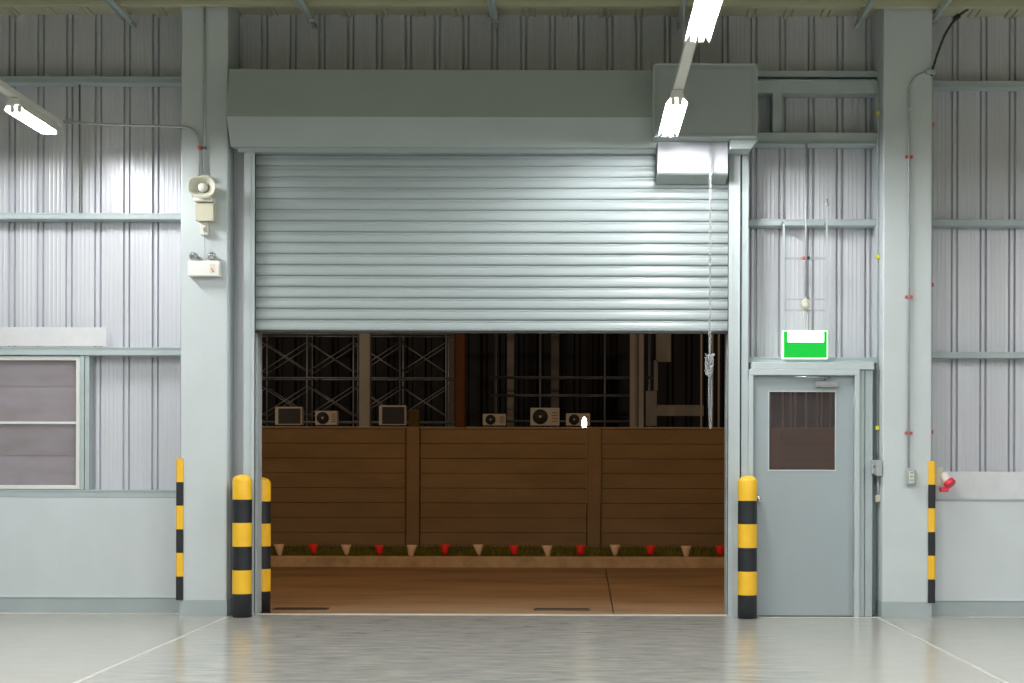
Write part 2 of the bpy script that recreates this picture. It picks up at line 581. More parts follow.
# ---- left window
w = thing('window_1', 'wide white framed window of hazy glass on the left wall', 'window', (-5.2, .36, 1.06), kind='structure')
WX0, WX1, WZ0, WZ1 = -6.3, -4.278, 1.060, 2.205
mb = MB()
fw = .035
mb.box(WX0, WX1, .335, .42, WZ1-fw, WZ1, bevel=.004)
mb.box(WX0, WX1, .335, .42, WZ0, WZ0+fw, bevel=.004)
mb.box(WX1-fw, WX1, .333, .42, WZ0+fw*.6, WZ1-fw*.6, bevel=.004)
mb.box(WX0, WX0+fw, .333, .42, WZ0+fw*.6, WZ1-fw*.6, bevel=.004)
obj('window_frame', mb, M['aluminium'], w)
obj('window_rail', MB().box(WX0+fw, WX1-fw, .35, .41, 1.620, 1.642, bevel=.003), M['aluminium'], w)
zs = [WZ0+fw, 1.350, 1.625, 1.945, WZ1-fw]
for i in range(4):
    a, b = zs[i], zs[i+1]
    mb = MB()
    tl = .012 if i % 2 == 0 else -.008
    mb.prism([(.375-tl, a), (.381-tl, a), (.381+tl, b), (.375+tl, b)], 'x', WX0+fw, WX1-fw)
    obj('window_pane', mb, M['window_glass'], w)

# ---- steel door
d = thing('door_1', 'grey steel personnel door with a square glass panel', 'door', (1.92, .15, 0), kind='structure')
LXA, LXB, LZ = 1.483, 2.352, 2.047
mb = MB()
mb.box(1.448, LXA+.006, .07, .20, 0, LZ+.045, bevel=.004)
mb.box(LXB-.006, 2.388, .07, .20, 0, LZ+.045, bevel=.004)
mb.box(1.448, 2.388, .068, .20, LZ-.004, LZ+.046, bevel=.004)
mb.box(1.470, 2.510, .085, .25, LZ+.046, 2.152, bevel=.004)
obj('door_frame', mb, M['steel_light'], d)
GX0, GX1, GZ0, GZ1 = 1.620, 2.196, 1.234, 1.913
mb = MB()
y0, y1 = .13, .172
mb.box(LXA+.007, GX0, y0, y1, .008, LZ-.006)
mb.box(GX1, LXB-.008, y0, y1, .008, LZ-.006)
mb.box(GX0, GX1, y0, y1, .008, GZ0)
mb.box(GX0, GX1, y0, y1, GZ1, LZ-.006)
leaf = obj('door_leaf', mb, M['door'], d)
mb = MB()
for q in ((GX0-.002, GX0+.010, GZ0-.002, GZ1+.002), (GX1-.010, GX1+.002, GZ0-.002, GZ1+.002)):
    mb.box(q[0], q[1], y0-.005, y0+.001, q[2], q[3], bevel=.002)
for q in ((GZ0-.002, GZ0+.010), (GZ1-.010, GZ1+.002)):
    mb.box(GX0, GX1, y0-.0048, y0+.001, q[0], q[1], bevel=.002)
obj('glazing_bead', mb, M['steel_light'], leaf)
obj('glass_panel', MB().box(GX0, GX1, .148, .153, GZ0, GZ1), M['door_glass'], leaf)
mb = MB()
kx, kz = 1.537, .998
mb.lathe([(.0, .0), (.028, .0), (.028, .006), (.011, .008), (.011, .034), (.022, .040), (.027, .052), (.024, .064), (.0, .070)], (kx, y0, kz), (0, -1, 0), 20)
obj('door_knob', mb, M['chrome'], leaf)
mb = MB()
mb.box(PX(815, 383, .1), PX(838, 383, .1), .085, .129, PZ(826, 387, .1), PZ(826, 381, .1), bevel=.004)
cb = obj('door_closer', mb, M['chrome'], leaf)
mb = MB()
za = PZ(812, 378, .07)
mb.tube([(PX(827, 382, .1), .105, PZ(826, 381, .1)), (PX(827, 382, .1), .10, za+.004)], .007, 8)
mb.tube([(PX(831, 378, .06), .095, za+.004), (PX(812, 377, .06), .055, za+.006), (PX(795, 376, .06), .06, za+.012)], .006, 8)
obj('closer_arm', mb, M['chrome'], cb)
for z in (.25, 1.05, 1.82):
    obj('door_hinge', MB().tube([(LXB-.002, .122, z-.05), (LXB-.002, .122, z+.05)], .009, 10), M['steel'], leaf)

# ---- roof
mb = MB()
prof = []
x = XL
while x < XR:
    prof += [(x, 0), (x+.22, 0), (x+.226, -.020), (x+.256, -.020), (x+.277, 0), (x+.285, 0), (x+.290, -.016), (x+.310, -.016), (x+.315, 0)]
    x += .32
for i in range(len(prof)-1):
    p, q = prof[i], prof[i+1]
    za, zb = 5.186, 5.186 + (.55-YB)*.05
    v = [mb.bm.verts.new(c) for c in ((p[0], .55, za+p[1]), (q[0], .55, za+q[1]), (q[0], YB, zb+q[1]), (p[0], YB, zb+p[1]))]
    mb.face(v)
struct('ceiling', mb, M['roof'], 'olive ribbed metal roof sheets seen from below', 'ceiling', recalc=False, solid=.002)


def purlin(y, zb, h, label):
    mb = MB()
    mb.prism([(y, zb), (y+.075, zb), (y+.075, zb+.018), (y+.071, zb+.018), (y+.071, zb+.004), (y+.004, zb+.004),
              (y+.004, zb+h-.004), (y+.07, zb+h-.004), (y+.07, zb+h), (y, zb+h)], 'x', XL, XR)
    mb.box(XL, XR, y-.004, y, zb+.022, zb+.030)
    return struct('roof_purlin', mb, M['purlin'], label, 'purlin')
purlin(-.10, 5.112, .10, 'olive steel roof purlin along the top of the picture')
# unseen rest of the hall, closes the room for the light
struct('wall_far_left', MB().box(XL-.15, XL, YB, .6, 0, 6.4), M['far_wall'], 'side wall of the hall beyond the window', 'wall')
struct('wall_far_right', MB().box(XR, XR+.15, YB, .6, 0, 6.4), M['far_wall'], 'side wall of the hall on the right', 'wall')
struct('wall_rear', MB().box(XL, XR, YB-.15, YB, 0, 6.6), M['far_wall'], 'rear wall of the hall', 'wall')

# slanting braces under the eave
names = ['grey roof brace near the left edge, above the left wall', 'grey roof brace just right of the left column',
         'grey roof brace above the middle of the shutter hood', 'grey roof brace beside the far ceiling lamp',
         'grey roof brace just left of the right column', 'grey roof brace just right of the right column']
for i, px in enumerate((128, 311, 495, 680, 860, 933)):
    x = PX(px, 20, .24)
    mb = MB()
    a, b = Vector((x, -1.5, 5.118)), Vector((x, .24, 5.081))
    for (w0, w1, h0, h1) in ((-.026, .026, -.004, 0), (-.026, -.022, -.036, -.004)):
        v = []
        for p in (a, b):
            for (u, z) in ((w0, h0), (w1, h0), (w1, h1), (w0, h1)):
                v.append(mb.bm.verts.new((p.x+u, p.y, p.z+z)))
        for q in ((0,1,2,3), (4,7,6,5), (0,4,5,1), (1,5,6,2), (2,6,7,3), (3,7,4,0)):
            mb.face([v[k] for k in q])
    mb.box(x-.032, x+.032, .235, .247, 5.060, 5.105)
    mb.box(x-.014, x+.014, .247, .46, 5.065, 5.093)
    tag(obj('roof_brace', mb, M['steel'], origin=(x, 0, 5.05)), names[i], 'brace', 'slanting braces under the eave', 'structure')

# ================================================================= SHUTTER
sh = thing('roller_shutter', 'half open grey-green roller shutter with horizontal slats', 'roller shutter', (-.72, .15, 0))
PITCH = .0933
ZB = PZ(490, 331.5, .15)
ZTOP = 4.06
mb = MB()
prof = []
z = ZB
n = int((ZTOP - ZB)/PITCH)
for i in range(n):
    a = ZB + i*PITCH
    for t, o in ((0, .0), (.05, .0), (.085, -.013), (.16, -.019), (.34, -.022), (.60, -.020), (.80, -.012), (.86, -.015), (.93, -.013), (.965, 0)):
        prof.append((.165+o, a+t*PITCH))
prof.append((.165, ZB+n*PITCH))
mb.sweep(prof, 'x', OX0-.025, OX1+.025)
curtain = obj('shutter_curtain', mb, M['shutter'], sh, recalc=False, solid=.0015)
mb = MB()
mb.box(OX0-.02, OX1+.02, .150, .180, ZB-.014, ZB+.004, bevel=.002)
obj('bottom_seal', mb, M['rubber'], curtain)
for px in (410, 490, 568, 649, 720):
    x = PX(px, 329, .14)
    obj('rail_bolt', MB().lathe([(.007, 0), (.007, .006), (.004, .009), (0, .009)], (x, .146, ZB+.016), (0, -1, 0), 10), M['galv'], curtain)
for side in (-1, 1):
    mb = MB()
    e = OX0 if side < 0 else OX1
    def X(a, b):
        p, q = e + side*a, e + side*b
        return min(p, q), max(p, q)
    w = .09 if side < 0 else .098
    mb.box(*X(0, w), .070, .092, 0, 3.95, bevel=.003)          # front flange
    mb.box(*X(w-.012, w), .092, .42, 0, 3.95)                  # web
    mb.box(*X(.0, w-.012), .215, .42, 0, 3.95, bevel=.003)     # rear flange
    mb.box(*X(.030, .036), .064, .070, 0, 3.95)                # folded lip
    g = obj('guide_rail', mb, M['steel_light'], sh)
    mb = MB()
    mb.box(*X(-.006, .0), .086, .092, 0.02, 3.9)
    obj('brush_strip', mb, M['rubber'], g)

# hood
hd = thing('shutter_hood', 'long grey folded metal hood over the roller shutter', 'shutter hood', (-1.1, 0, 3.95))
HX0, HX1 = -2.905, .66
hz0, hz1, hz2 = PZ(450, 147, -.05), PZ(450, 117, -.2), PZ(450, 70, -.1)
hp = [(-.04, hz0), (-.20, hz1), (-.10, hz2), (.30, hz2+.01), (.30, hz0+.03), (.05, hz0+.0)]
mb = MB().prism(hp, 'x', HX0, HX1)
hbody = obj('hood_shell', mb, M['hood'], hd)
def hood_offset(t, d):
    # closed band hugging the front folds at distance d
    return [(-.04-.8*d, hz0-.2*d), (-.20-d, hz1), (-.10-d, hz2+d), (-.10, hz2), (-.20, hz1), (-.04, hz0)]
for a, b in ((HX0-.002, HX0+.145), (-.76, -.70)):
    mb = MB().prism(hood_offset(0, .0025), 'x', a, b)
    obj('cover_strap', mb, M['hood'], hd)
mb = MB().prism([(.02, hz0), (.06, hz0-.028), (.14, hz0-.028), (.14, hz0)], 'x', HX0+.04, HX1)
obj('hood_lip', mb, M['shutter'], hd)

# motor cover
mc = thing('motor_cover', 'large grey box cover over the shutter motor', 'motor cover', (1.1, -.1, 3.98))
mx0, mx1 = PX(653, 100, -.3), PX(757.5, 100, -.3)
mz0, mz1 = PZ(705, 137, -.3), PZ(705, 63.5, -.3)
mb = MB()
mb.box(mx0, mx1, -.30, .24, mz0, mz1, bevel=.006)
body = obj('cover_body', mb, M['hood'], mc)
mb = MB().box(mx0+.04, mx1-.04, -.306, -.3, mz0+.04, mz1-.04, bevel=.003)
obj('access_panel', mb, M['hood'], body)
mb = MB()
t = .012
mb.box(mx0, mx1, -.309, -.3, mz1-t, mz1).box(mx0, mx1, -.309, -.3, mz0, mz0+t)
mb.box(mx0, mx0+t, -.309, -.3, mz0, mz1).box(mx1-t, mx1, -.309, -.3, mz0, mz1)
obj('cover_rim', mb, M['steel'], body)
# bracket under the right end
mb = MB()
bx0, bx1 = PX(729, 145, -.1), PX(757, 145, -.1)
mb.prism([(bx0, mz0-.002), (bx1, mz0-.002), (bx1-.06, mz0-.075), (bx0, mz0-.075)], 'y', -.20, .06)
obj('cover_bracket', mb, M['steel_light'], mc)
# chain box: pale plate with a slanting underside
cb = thing('chain_box', 'white metal box under the motor cover, brightly lit', 'chain box', (.95, -.05, 3.7))
cx0, cx1 = PX(657.5, 158, -.1), PX(728, 158, -.1)
cz1, cz0 = PZ(692, 141.5, -.1), PZ(692, 173, -.1)
mb = MB().prism([(-.10, cz1), (-.10, cz0), (-.085, cz0-.012), (.12, cz0-.055), (.12, cz1)], 'x', cx0, cx1)
obj('box_shell', mb, M['hood'], cb)
mb = MB().box(cx0+.002, cx1-.002, -.106, -.1005, cz0+.004, cz1-.004, bevel=.001)
obj('front_plate', mb, M['plate'], cb)
x = PX(692.5, 168, -.1)
mb = MB().lathe([(.009, 0), (.009, .004), (.006, .012), (0, .012)], (x, -.106, cz0+.035), (0, -1, 0), 10)
obj('plate_bolt', mb, M['galv'], cb)

# hand chain
def link(mb, c, h, w, r, ang, tilt=0):
    pts = []
    for k in range(10):
        t = 2*PI*k/10
        u, v = math.cos(t)*w, math.sin(t)*h
        q = Vector((u*math.cos(ang), u*math.sin(ang), v))
        if tilt: q = Matrix.Rotation(tilt, 3, 'Y') @ q
        pts.append(Vector(c) + q)
    mb.tube(pts, r, 5, closed=True)
YCH = -.155
chx = PX(710, 280, YCH)
ct, ck, ce = mz0-.030, PZ(710, 362, YCH), PZ(711, 426, YCH)
hc = thing('hand_chain', 'hanging galvanised pull chain with a knotted bunch near its end', 'chain', (chx, YCH, ce))
mb = MB()
z = ct
i = 0
while z > ce:
    tw = z*5.0
    low = z < ck
    sp = .006 if not low else .010
    for s in (-1, 1):
        c = (chx + s*sp*math.cos(tw) + (.004 if low else 0), YCH + s*sp*math.sin(tw), z + (.008*s))
        link(mb, c, .017, .0075, .0028, (PI/4 if i % 2 else -PI/4))
    z -= .026
    i += 1
obj('chain_strand', mb, M['chain'], hc)
mb = MB()
rnd = random.Random(3)
for i in range(64):
    t = rnd.random()
    zz = ck + .055 - t*.16
    rad = .030*(1 - .55*t)
    a = rnd.random()*2*PI
    link(mb, (chx - .004 + math.cos(a)*rad - (.012 if t > .5 and i % 2 else 0), YCH + math.sin(a)*rad*.7, zz), .019, .010, .004, rnd.random()*PI, rnd.uniform(-.7, .7))
obj('chain_knot', mb, M['chain'], hc)

# ================================================================= BOLLARDS AND GUARDS
BH = 1.195
def bollard_mesh(r=.081):
    mb = MB()
    prof, bands = [], []
    zs = [0, .197, .394, .592, .79, .985]
    for i, zz in enumerate(zs):
        prof.append((r, zz))
        bands.append(1 if i % 2 == 0 else 0)
    for k in range(0, 7):
        a = k/6*PI/2
        prof.append((r*(math.cos(a)*.999), 1.145 + .05*math.sin(a)))
        bands.append(0)
    prof[-1] = (0, BH)
    return mb.lathe(prof, (0, 0, 0), (0, 0, 1), 40, bands=bands[:len(prof)-1])
b0 = obj('bollard', bollard_mesh(), [M['yellow'], M['black']])
spots = [((PX(242.2, 560, -.04), -.045, 0), 'yellow and black bollard standing indoors beside the left column'),
         ((PX(747.3, 560, -.04), -.045, 0), 'yellow and black bollard in front of the steel door frame'),
         ((PX(261.3, 560, .62), .62, -.03), 'yellow and black bollard outdoors, half hidden behind the left shutter rail')]
for i, (loc, lab) in enumerate(spots):
    o = b0 if i == 0 else copy_tree(b0)
    o.location = loc
    tag(o, lab, 'bollard', 'striped bollards at the shutter opening')
mb = MB().lathe([(.095, 0), (.095, .004), (.082, .006)], (0, 0, 0), seg=32)

def guard(x, s, z0, z1, label):
    """L-shaped striped strip wrapped on a column corner; s = -1 left corner, +1 right"""
    mb = MB()
    n = 6
    h = (z1-z0)/n
    t = .014
    L1, L2, o = .030, .06, .032
    poly = [(x-s*L1, -t), (x+s*(o-.012), -t), (x+s*o, -t+.012), (x+s*o, L2), (x+s*.0025, L2), (x+s*.0025, -.0025), (x-s*L1, -.0025)]
    for i in range(n):
        mb.prism(poly, 'z', z0+i*h, z0+(i+1)*h, 1 if i % 2 == 0 else 0)
    return tag(obj('corner_guard', mb, [M['yellow'], M['black']], origin=(x, 0, z0)), label, 'corner guard', 'striped column corner guards')
guard(LX0, -1, PZ(180, 600, 0), PZ(180, 458.5, 0), 'yellow and black striped strip on the corner of the left column')
guard(RX1, 1, PZ(932, 603, 0), PZ(932, 461, 0), 'yellow and black striped strip on the corner of the right column')

# ================================================================= LAMPS
LZ0 = 3.965        # tube axis height
def batten(name, label, x, yc, L=1.13):
    t = thing(name, label, 'ceiling lamp', (x, yc, LZ0), 'fluorescent batten lamps')
    hl = L/2 + .075
    mb = MB()
    # trough reflector: flat top, flared wings
    prof = [(x-.082, LZ0-.012), (x-.052, LZ0+.032), (x-.040, LZ0+.0797), (x+.040, LZ0+.0797), (x+.052, LZ0+.032), (x+.082, LZ0-.012),
            (x+.077, LZ0-.012), (x+.048, LZ0+.028), (x-.048, LZ0+.028), (x-.077, LZ0-.012)]
    mb.prism(prof, 'y', yc-hl, yc+hl)
    h = obj('lamp_housing', mb, M['lamp_body'], t)
    for s in (-1, 1):
        mb = MB().tube([(x+s*.026, yc-L/2, LZ0-.004), (x+s*.026, yc+L/2, LZ0-.004)], .013, 12)
        obj('lamp_tube', mb, M['tube'], t)
        for e in (-1, 1):
            yy = yc + e*(L/2+.02)
            mb = MB().box(x+s*.026-.016, x+s*.026+.016, yy-.016, yy+.016, LZ0-.020, LZ0+.028, bevel=.003)
            obj('tube_holder', mb, M['white'], t)
    return t
RX, LXL = PX(671.5, 125, -.98), PX(33, 122, -.95)
batten('batten_lamp', 'lit fluorescent ceiling lamp close to the motor cover', RX, -1.06)
batten('batten_lamp', 'lit fluorescent ceiling lamp at the top edge, nearer the viewer', RX+.02, -4.06)
batten('batten_lamp', 'lit fluorescent ceiling lamp over the left wall', LXL, -.92, .80)
def trunking(x, y0, y1, label, rods, x2=None):
    t = thing('lighting_trunking', label, 'cable trunking', (x, (y0+y1)/2, LZ0+.09), 'white trunking carrying the lamps')
    mb = MB()
    def ch(ya, yb):
        zt = LZ0 + .088
        mb.box(x-.034, x+.034, ya, yb, zt, zt+.042, bevel=.003)
        for k in (-1, 1): mb.box(x+k*.034-.002, x+k*.034+.002, ya, yb, zt-.008, zt)
    ch(y0, y1)
    obj('trunking_channel', mb, M['lamp_body'], t)
    for yy in rods:
        mb = MB().tube([(x, yy, LZ0+.128), (x, yy, 5.186+(.55-yy)*.05)], .004, 6)
        obj('hanger_rod', mb, M['galv'], t)
    return t
trunking(RX+.01, -9.5, -.42, 'white lighting trunking running towards the motor cover', (-2.3, -5.6, -8.4))
trunking(LXL, -9.5, -.29, 'white lighting trunking over the left wall', (-1.7, -5.6, -8.4))
# joint clips on the visible trunking underside
# out of frame: the other lamps of the rows
for x in (LXL, RX, RX + (RX-LXL)):
    for k in range(5):
        y = -1.06 - 3.05*k
        if k == 0 or (x == RX and k < 2): continue
        la = bpy.data.lights.new('row_lamp', 'AREA')
        la.shape = 'RECTANGLE'
        la.size, la.size_y = .16, 1.13
        la.energy = 100.0
        la.color = (.985, 1.0, 1.0)
        lo = bpy.data.objects.new('row_lamp', la)
        lo.location = (x, y, LZ0-.02)
        COL.objects.link(lo)

# ================================================================= LEFT COLUMN FITTINGS
def clip(mb, x, y, z, m0=0, m1=0, w=.030):
    mb.box(x-w, x-.010, y-.018, y+.012, z-.012, z+.012, m0, bevel=.002)
    mb.box(x+.010, x+w, y-.018, y+.012, z-.012, z+.012, m1, bevel=.002)
    mb.box(x-w, x+w, y+.006, y+.014, z-.012, z+.012, m0)

YF = -.02
def arc(c, r, a0, a1, n=8):
    return [(c[0] + r*math.cos(a0+(a1-a0)*k/n), c[1], c[2] + r*math.sin(a0+(a1-a0)*k/n)) for k in range(n+1)]

xv = PX(204.5, 100, YF)
t = thing('conduit', 'vertical grey conduit down the left column to the horn loudspeaker', 'conduit', (xv, YF, PZ(204, 175, YF)), 'conduits on the left column')
obj('conduit_pipe', MB().tube([(xv, YF, PZ(204, 178, YF)), (xv, YF, 5.2)], .0095, 10), M['galv'], t)
mb = MB()
clip(mb, xv-.018, YF, PZ(201, 148, YF), 0, 1, .036)
obj('conduit_clip', mb, [M['redclip'], M['blueclip']], t)
# branch from the left lamp
x2 = PX(199, 160, YF)
zA = PZ(120, 124.5, YF)
t = thing('conduit', 'grey conduit bending from the left lamp down to the horn loudspeaker', 'conduit', (x2, YF, zA), 'conduits on the left column')
R = .13
pts = [(PX(69, 122, -.29), -.29, PZ(69, 122, -.29)), (PX(110, 124, -.2), -.2, PZ(110, 124.5, -.2)), (PX(160, 126, -.05), -.05, PZ(160, 126, -.05)), (x2-R-.01, YF, PZ(183, 127, YF))]
pts += arc((x2-R, YF, PZ(183, 127, YF)-R), R, PI/2-.1, 0, 8)
pts += [(x2, YF, PZ(199, 176, YF))]
obj('conduit_pipe', MB().tube(pts, .0095, 10), M['galv'], t)
mb = MB().box(pts[0][0]-.022, pts[0][0]+.02, -.325, -.27, pts[0][2]-.025, pts[0][2]+.025, bevel=.004)
mb.box(LXL+.03, pts[0][0]-.02, -.303, -.292, pts[0][2]-.010, pts[0][2]+.010)
obj('end_box', mb, M['greybox'], t)

# horn loudspeaker
hx, hz = PX(201, 186, -.2), PZ(201, 186, -.2)
sp = thing('horn_loudspeaker', 'cream horn loudspeaker on the left column', 'loudspeaker', (hx, -.1, hz))
mb = MB()
def rr(w, h, r, y, n=6):
    pts = []
    for (sx_, sz_, a0) in ((1, 1, 0), (-1, 1, PI/2), (-1, -1, PI), (1, -1, 3*PI/2)):
        for k in range(n+1):
            a = a0 + k/n*PI/2
            pts.append((hx + sx_*(w-r) + r*math.cos(a), y, hz + sz_*(h-r) + r*math.sin(a)))
    return pts
rings = []
stages = [(.035, .035, .034, -.045), (.045, .042, .04, -.08), (.065, .055, .05, -.12), (.095, .075, .062, -.155), (.118, .088, .07, -.175), (.122, .092, .074, -.182),
          (.116, .086, .068, -.182), (.092, .070, .06, -.155), (.060, .050, .046, -.12), (.042, .038, .036, -.09)]
for (a, b, r, y) in stages:
    rings.append([mb.bm.verts.new(p) for p in rr(a*.93, b*.93, r*.93, y)])
for A, B in zip(rings, rings[1:]):
    for k in range(len(A)):
        mb.face([A[k], A[(k+1) % len(A)], B[(k+1) % len(A)], B[k]], 0, True)
mb.face(rings[0][::-1]); mb.face(rings[-1])
bell = obj('horn_bell', mb, M['cream'], sp)
mb = MB().lathe([(.0, .075), (.018, .073), (.032, .064), (.039, .048), (.040, .0), (.0, .0)], (hx, -.088, hz), (0, -1, 0), 24)
obj('horn_centre', mb, M['white'], bell)
mb = MB().lathe([(.045, 0), (.045, .05), (.03, .055)], (hx, 0, hz), (0, -1, 0), 20)
obj('speaker_driver', mb, M['cream'], sp)
mb = MB()
mb.box(hx-.092, hx-.085, -.14, -.10, hz-.075, hz+.005).box(hx+.085, hx+.092, -.14, -.10, hz-.075, hz+.005)
mb.box(hx-.075, hx+.085, -.14, -.02, hz-.118, hz-.085, bevel=.008)
br = obj('speaker_bracket', mb, M['cream'], sp)
mb = MB().box(hx+.018, hx+.032, -.1425, -.14, hz-.105, hz-.096).box(hx+.036, hx+.046, -.1425, -.14, hz-.105, hz-.096).box(hx+.05, hx+.066, -.1425, -.14, hz-.105, hz-.096)
obj('rating_mark', mb, M['greybox'], br)
mb = MB().box(hx-.035, hx+.030, -.06, 0, hz+.075, hz+.115, bevel=.004).tube([(hx+.015, YF, hz+.11), (hx+.015, YF, PZ(204, 176, YF))], .012, 10)
obj('entry_box', mb, M['cream'], sp)

# beige transformer box
ax0, ax1 = PX(195.5, 212, -.11), PX(213, 212, -.11)
az1, az0 = PZ(204, 203, -.11), PZ(204, 220.5, -.11)
t = thing('speaker_transformer', 'square beige box right under the horn loudspeaker', 'electrical box', ((ax0+ax1)/2, 0, az0))
obj('box_case', MB().box(ax0, ax1, -.10, -.001, az0, az1, bevel=.006, seg=2), M['beige'], t)
obj('box_lid', MB().box(ax0-.003, ax1+.003, -.108, -.1, az0-.003, az1+.003, bevel=.003), M['beige'], t)
for sx_ in (ax0+.012, ax1-.012):
    for sz_ in (az0+.012, az1-.012):
        obj('lid_screw', MB().lathe([(.005, 0), (.005, .003), (0, .003)], (sx_, -.108, sz_), (0, -1, 0), 8), M['galv'], t)

# small switch socket
sx0, sx1 = PX(200.3, 228, -.05), PX(208.2, 228, -.05)
sz1, sz0 = PZ(204, 221.5, -.05), PZ(204, 235, -.05)
t = thing('wall_socket', 'small cream socket box between the beige box and the emergency light', 'socket', ((sx0+sx1)/2, 0, sz0))
obj('socket_body', MB().box(sx0, sx1, -.05, -.001, sz0, sz1, bevel=.005, seg=2), M['cream'], t)
mb = MB().box(sx0+.02, sx1-.018, -.056, -.05, sz0+.03, sz1-.03, bevel=.002)
obj('socket_face', mb, M['white'], t)
mb = MB()
xc = (sx0+sx1)/2 + .004
mb.box(xc-.010, xc+.010, -.085, -.056, sz0+.036, sz0+.062, bevel=.003)
obj('power_plug', mb, M['greybox'], t)

# emergency twin light
ex0, ex1 = PX(187.5, 269, -.09), PX(219.5, 269, -.09)
ez1, ez0 = PZ(203, 260.5, -.09), PZ(203, 276, -.09)
t = thing('emergency_light', 'white twin head emergency light on the left column', 'emergency light', ((ex0+ex1)/2, 0, ez0))
case = obj('battery_case', MB().box(ex0, ex1, -.09, -.001, ez0, ez1, bevel=.008, seg=2), M['white'], t)
px_ = PX(212.5, 268, -.09)
obj('indicator_panel', MB().box(px_-.022, px_+.022, -.093, -.09, ez0+.025, ez1-.028, bevel=.001), M['cream'], case)
mb = MB()
mb.lathe([(.006, 0), (.006, .003), (0, .003)], (px_-.004, -.093, ez0+.06), (0, -1, 0), 10)
mb.box(px_-.002, px_+.010, -.096, -.093, ez0+.035, ez0+.048)
obj('test_button', mb, M['redclip'], case)
for s, px in ((-1, 194), (1, 211)):
    lx, lz = PX(px, 256, -.06), PZ(px, 256, -.06)
    hcen = Vector((lx, -.05, lz))
    dirv = Vector((s*.35, -1, -.15)).normalized()
    mb = MB().lathe([(.0, -.035), (.016, -.032), (.026, -.018), (.034, .005), (.037, .018), (.037, .024), (.033, .024)], hcen, dirv, 20)
    hdp = obj('lamp_head', mb, M['greybox'], t)
    mb = MB().lathe([(.032, .0235), (.020, .028), (0, .030)], hcen, dirv, 20)
    obj('lamp_lens', mb, M['chrome'], hdp)
    mb = MB().tube([(lx - s*.02, -.05, lz-.01), (lx - s*.045, -.05, lz-.02), (lx - s*.052, -.05, ez1+.012)], .008, 8)
    mb.box(lx - s*.052 - .016, lx - s*.052 + .016, -.066, -.034, ez1-.002, ez1+.012, bevel=.003)
    obj('lamp_arm', mb, M['greybox'], t)
mb = MB().tube([(xc, -.07, sz0+.037), (xc, -.055, sz0+.0), (xc-.002, -.03, (sz0+ez1)/2), (xc+.0, -.03, ez1-.005)], .0035, 6)
obj('power_cord', mb, M['greybox'], t)

# ================================================================= RIGHT COLUMN FITTINGS
xo = PX(909, 300, YF)
zt = PZ(908, 73, YF)
t = thing('conduit', 'grey conduit bending down the face of the right column to the socket', 'conduit', (xo, YF, PZ(910, 466, YF)), 'conduits on the right column')
R = .15
pts = [(xo, YF, PZ(911, 468, YF)), (xo-.004, YF, PZ(908, 110, YF))]
pts += arc((xo-.004+R, YF, zt-R), R, PI, PI/2, 8)
pts += [(PX(927, 73, YF), YF, zt+.004), (PX(931, 72.5, YF), YF, zt+.004)]
obj('conduit_pipe', MB().tube(pts, .0095, 10), M['galv'], t)
for py in (108, 157, 297, 433):
    mb = MB()
    z = PZ(909, py, YF)
    if py == 108: mb.tube([(xo-.004, YF, z-.02), (xo-.004, YF, z+.02)], .013, 10)
    else: clip(mb, xo - (.003 if py < 200 else 0), YF, z)
    obj('conduit_clip', mb, M['galv'] if py == 108 else M['redclip'], t)
# flexible dark hose to the roof
xe = PX(931.5, 72.5, -.03)
t = thing('flexible_hose', 'dark flexible hose from the roof to the top of the right column', 'hose', (xe, -.03, zt))
pts = [(PX(931.5, 76, -.03), -.03, PZ(931.5, 76, -.03)), (PX(933, 68, -.03), -.03, PZ(933, 68, -.03)), (PX(938, 52, -.03), -.03, PZ(938, 52, -.03)), (PX(944, 36, -.02), -.02, PZ(944, 36, -.02)),
       (PX(950, 26, 0), 0, PZ(950, 26, 0)), (PX(957, 17, .02), .02, PZ(957, 17, .02)), (PX(970, 9, .02), .02, PZ(970, 7.5, .02))]
fine = []
for i in range(len(pts)-1):
    a, b = Vector(pts[i]), Vector(pts[i+1])
    for k in range(5): fine.append(a.lerp(b, k/5))
fine.append(Vector(pts[-1]))
for _ in range(2):
    fine = [fine[0]] + [(fine[i-1]+fine[i]*2+fine[i+1])/4 for i in range(1, len(fine)-1)] + [fine[-1]]
obj('hose_pipe', MB().tube(fine, .011, 8, radii=[.0115 if k % 2 else .0098 for k in range(len(fine))]), M['darkhose'], t)
p = Vector(pts[5])
obj('hose_gland', MB().lathe([(.02, -.03), (.022, -.01), (.022, .02), (.014, .03)], p, Vector((.8, 0, .6)), 12), M['black'], t)
obj('hose_fitting', MB().box(xe-.045, xe+.03, -.045, -.014, zt-.016, zt+.024, bevel=.004), M['galv'], t)

# vertical conduit at the right edge to the red socket
xr, yr = PX(934.2, 300, .10), .10
t = thing('conduit', 'vertical conduit along the right edge of the right column', 'conduit', (xr, yr, PZ(935, 470, yr)), 'conduits on the right column')
xr = RX1 + .013
obj('conduit_pipe', MB().tube([(xr, yr, PZ(935, 476, yr)), (xr, yr, PZ(932, 78, yr))], .010, 10), M['galv'], t)
for py in (125, 285, 432):
    mb = MB().box(RX1+.001, xr+.018, yr-.02, yr+.012, PZ(934, py+2, yr), PZ(934, py-2, yr), bevel=.002)
    obj('conduit_clip', mb, M['redclip'], t)
mb = MB()
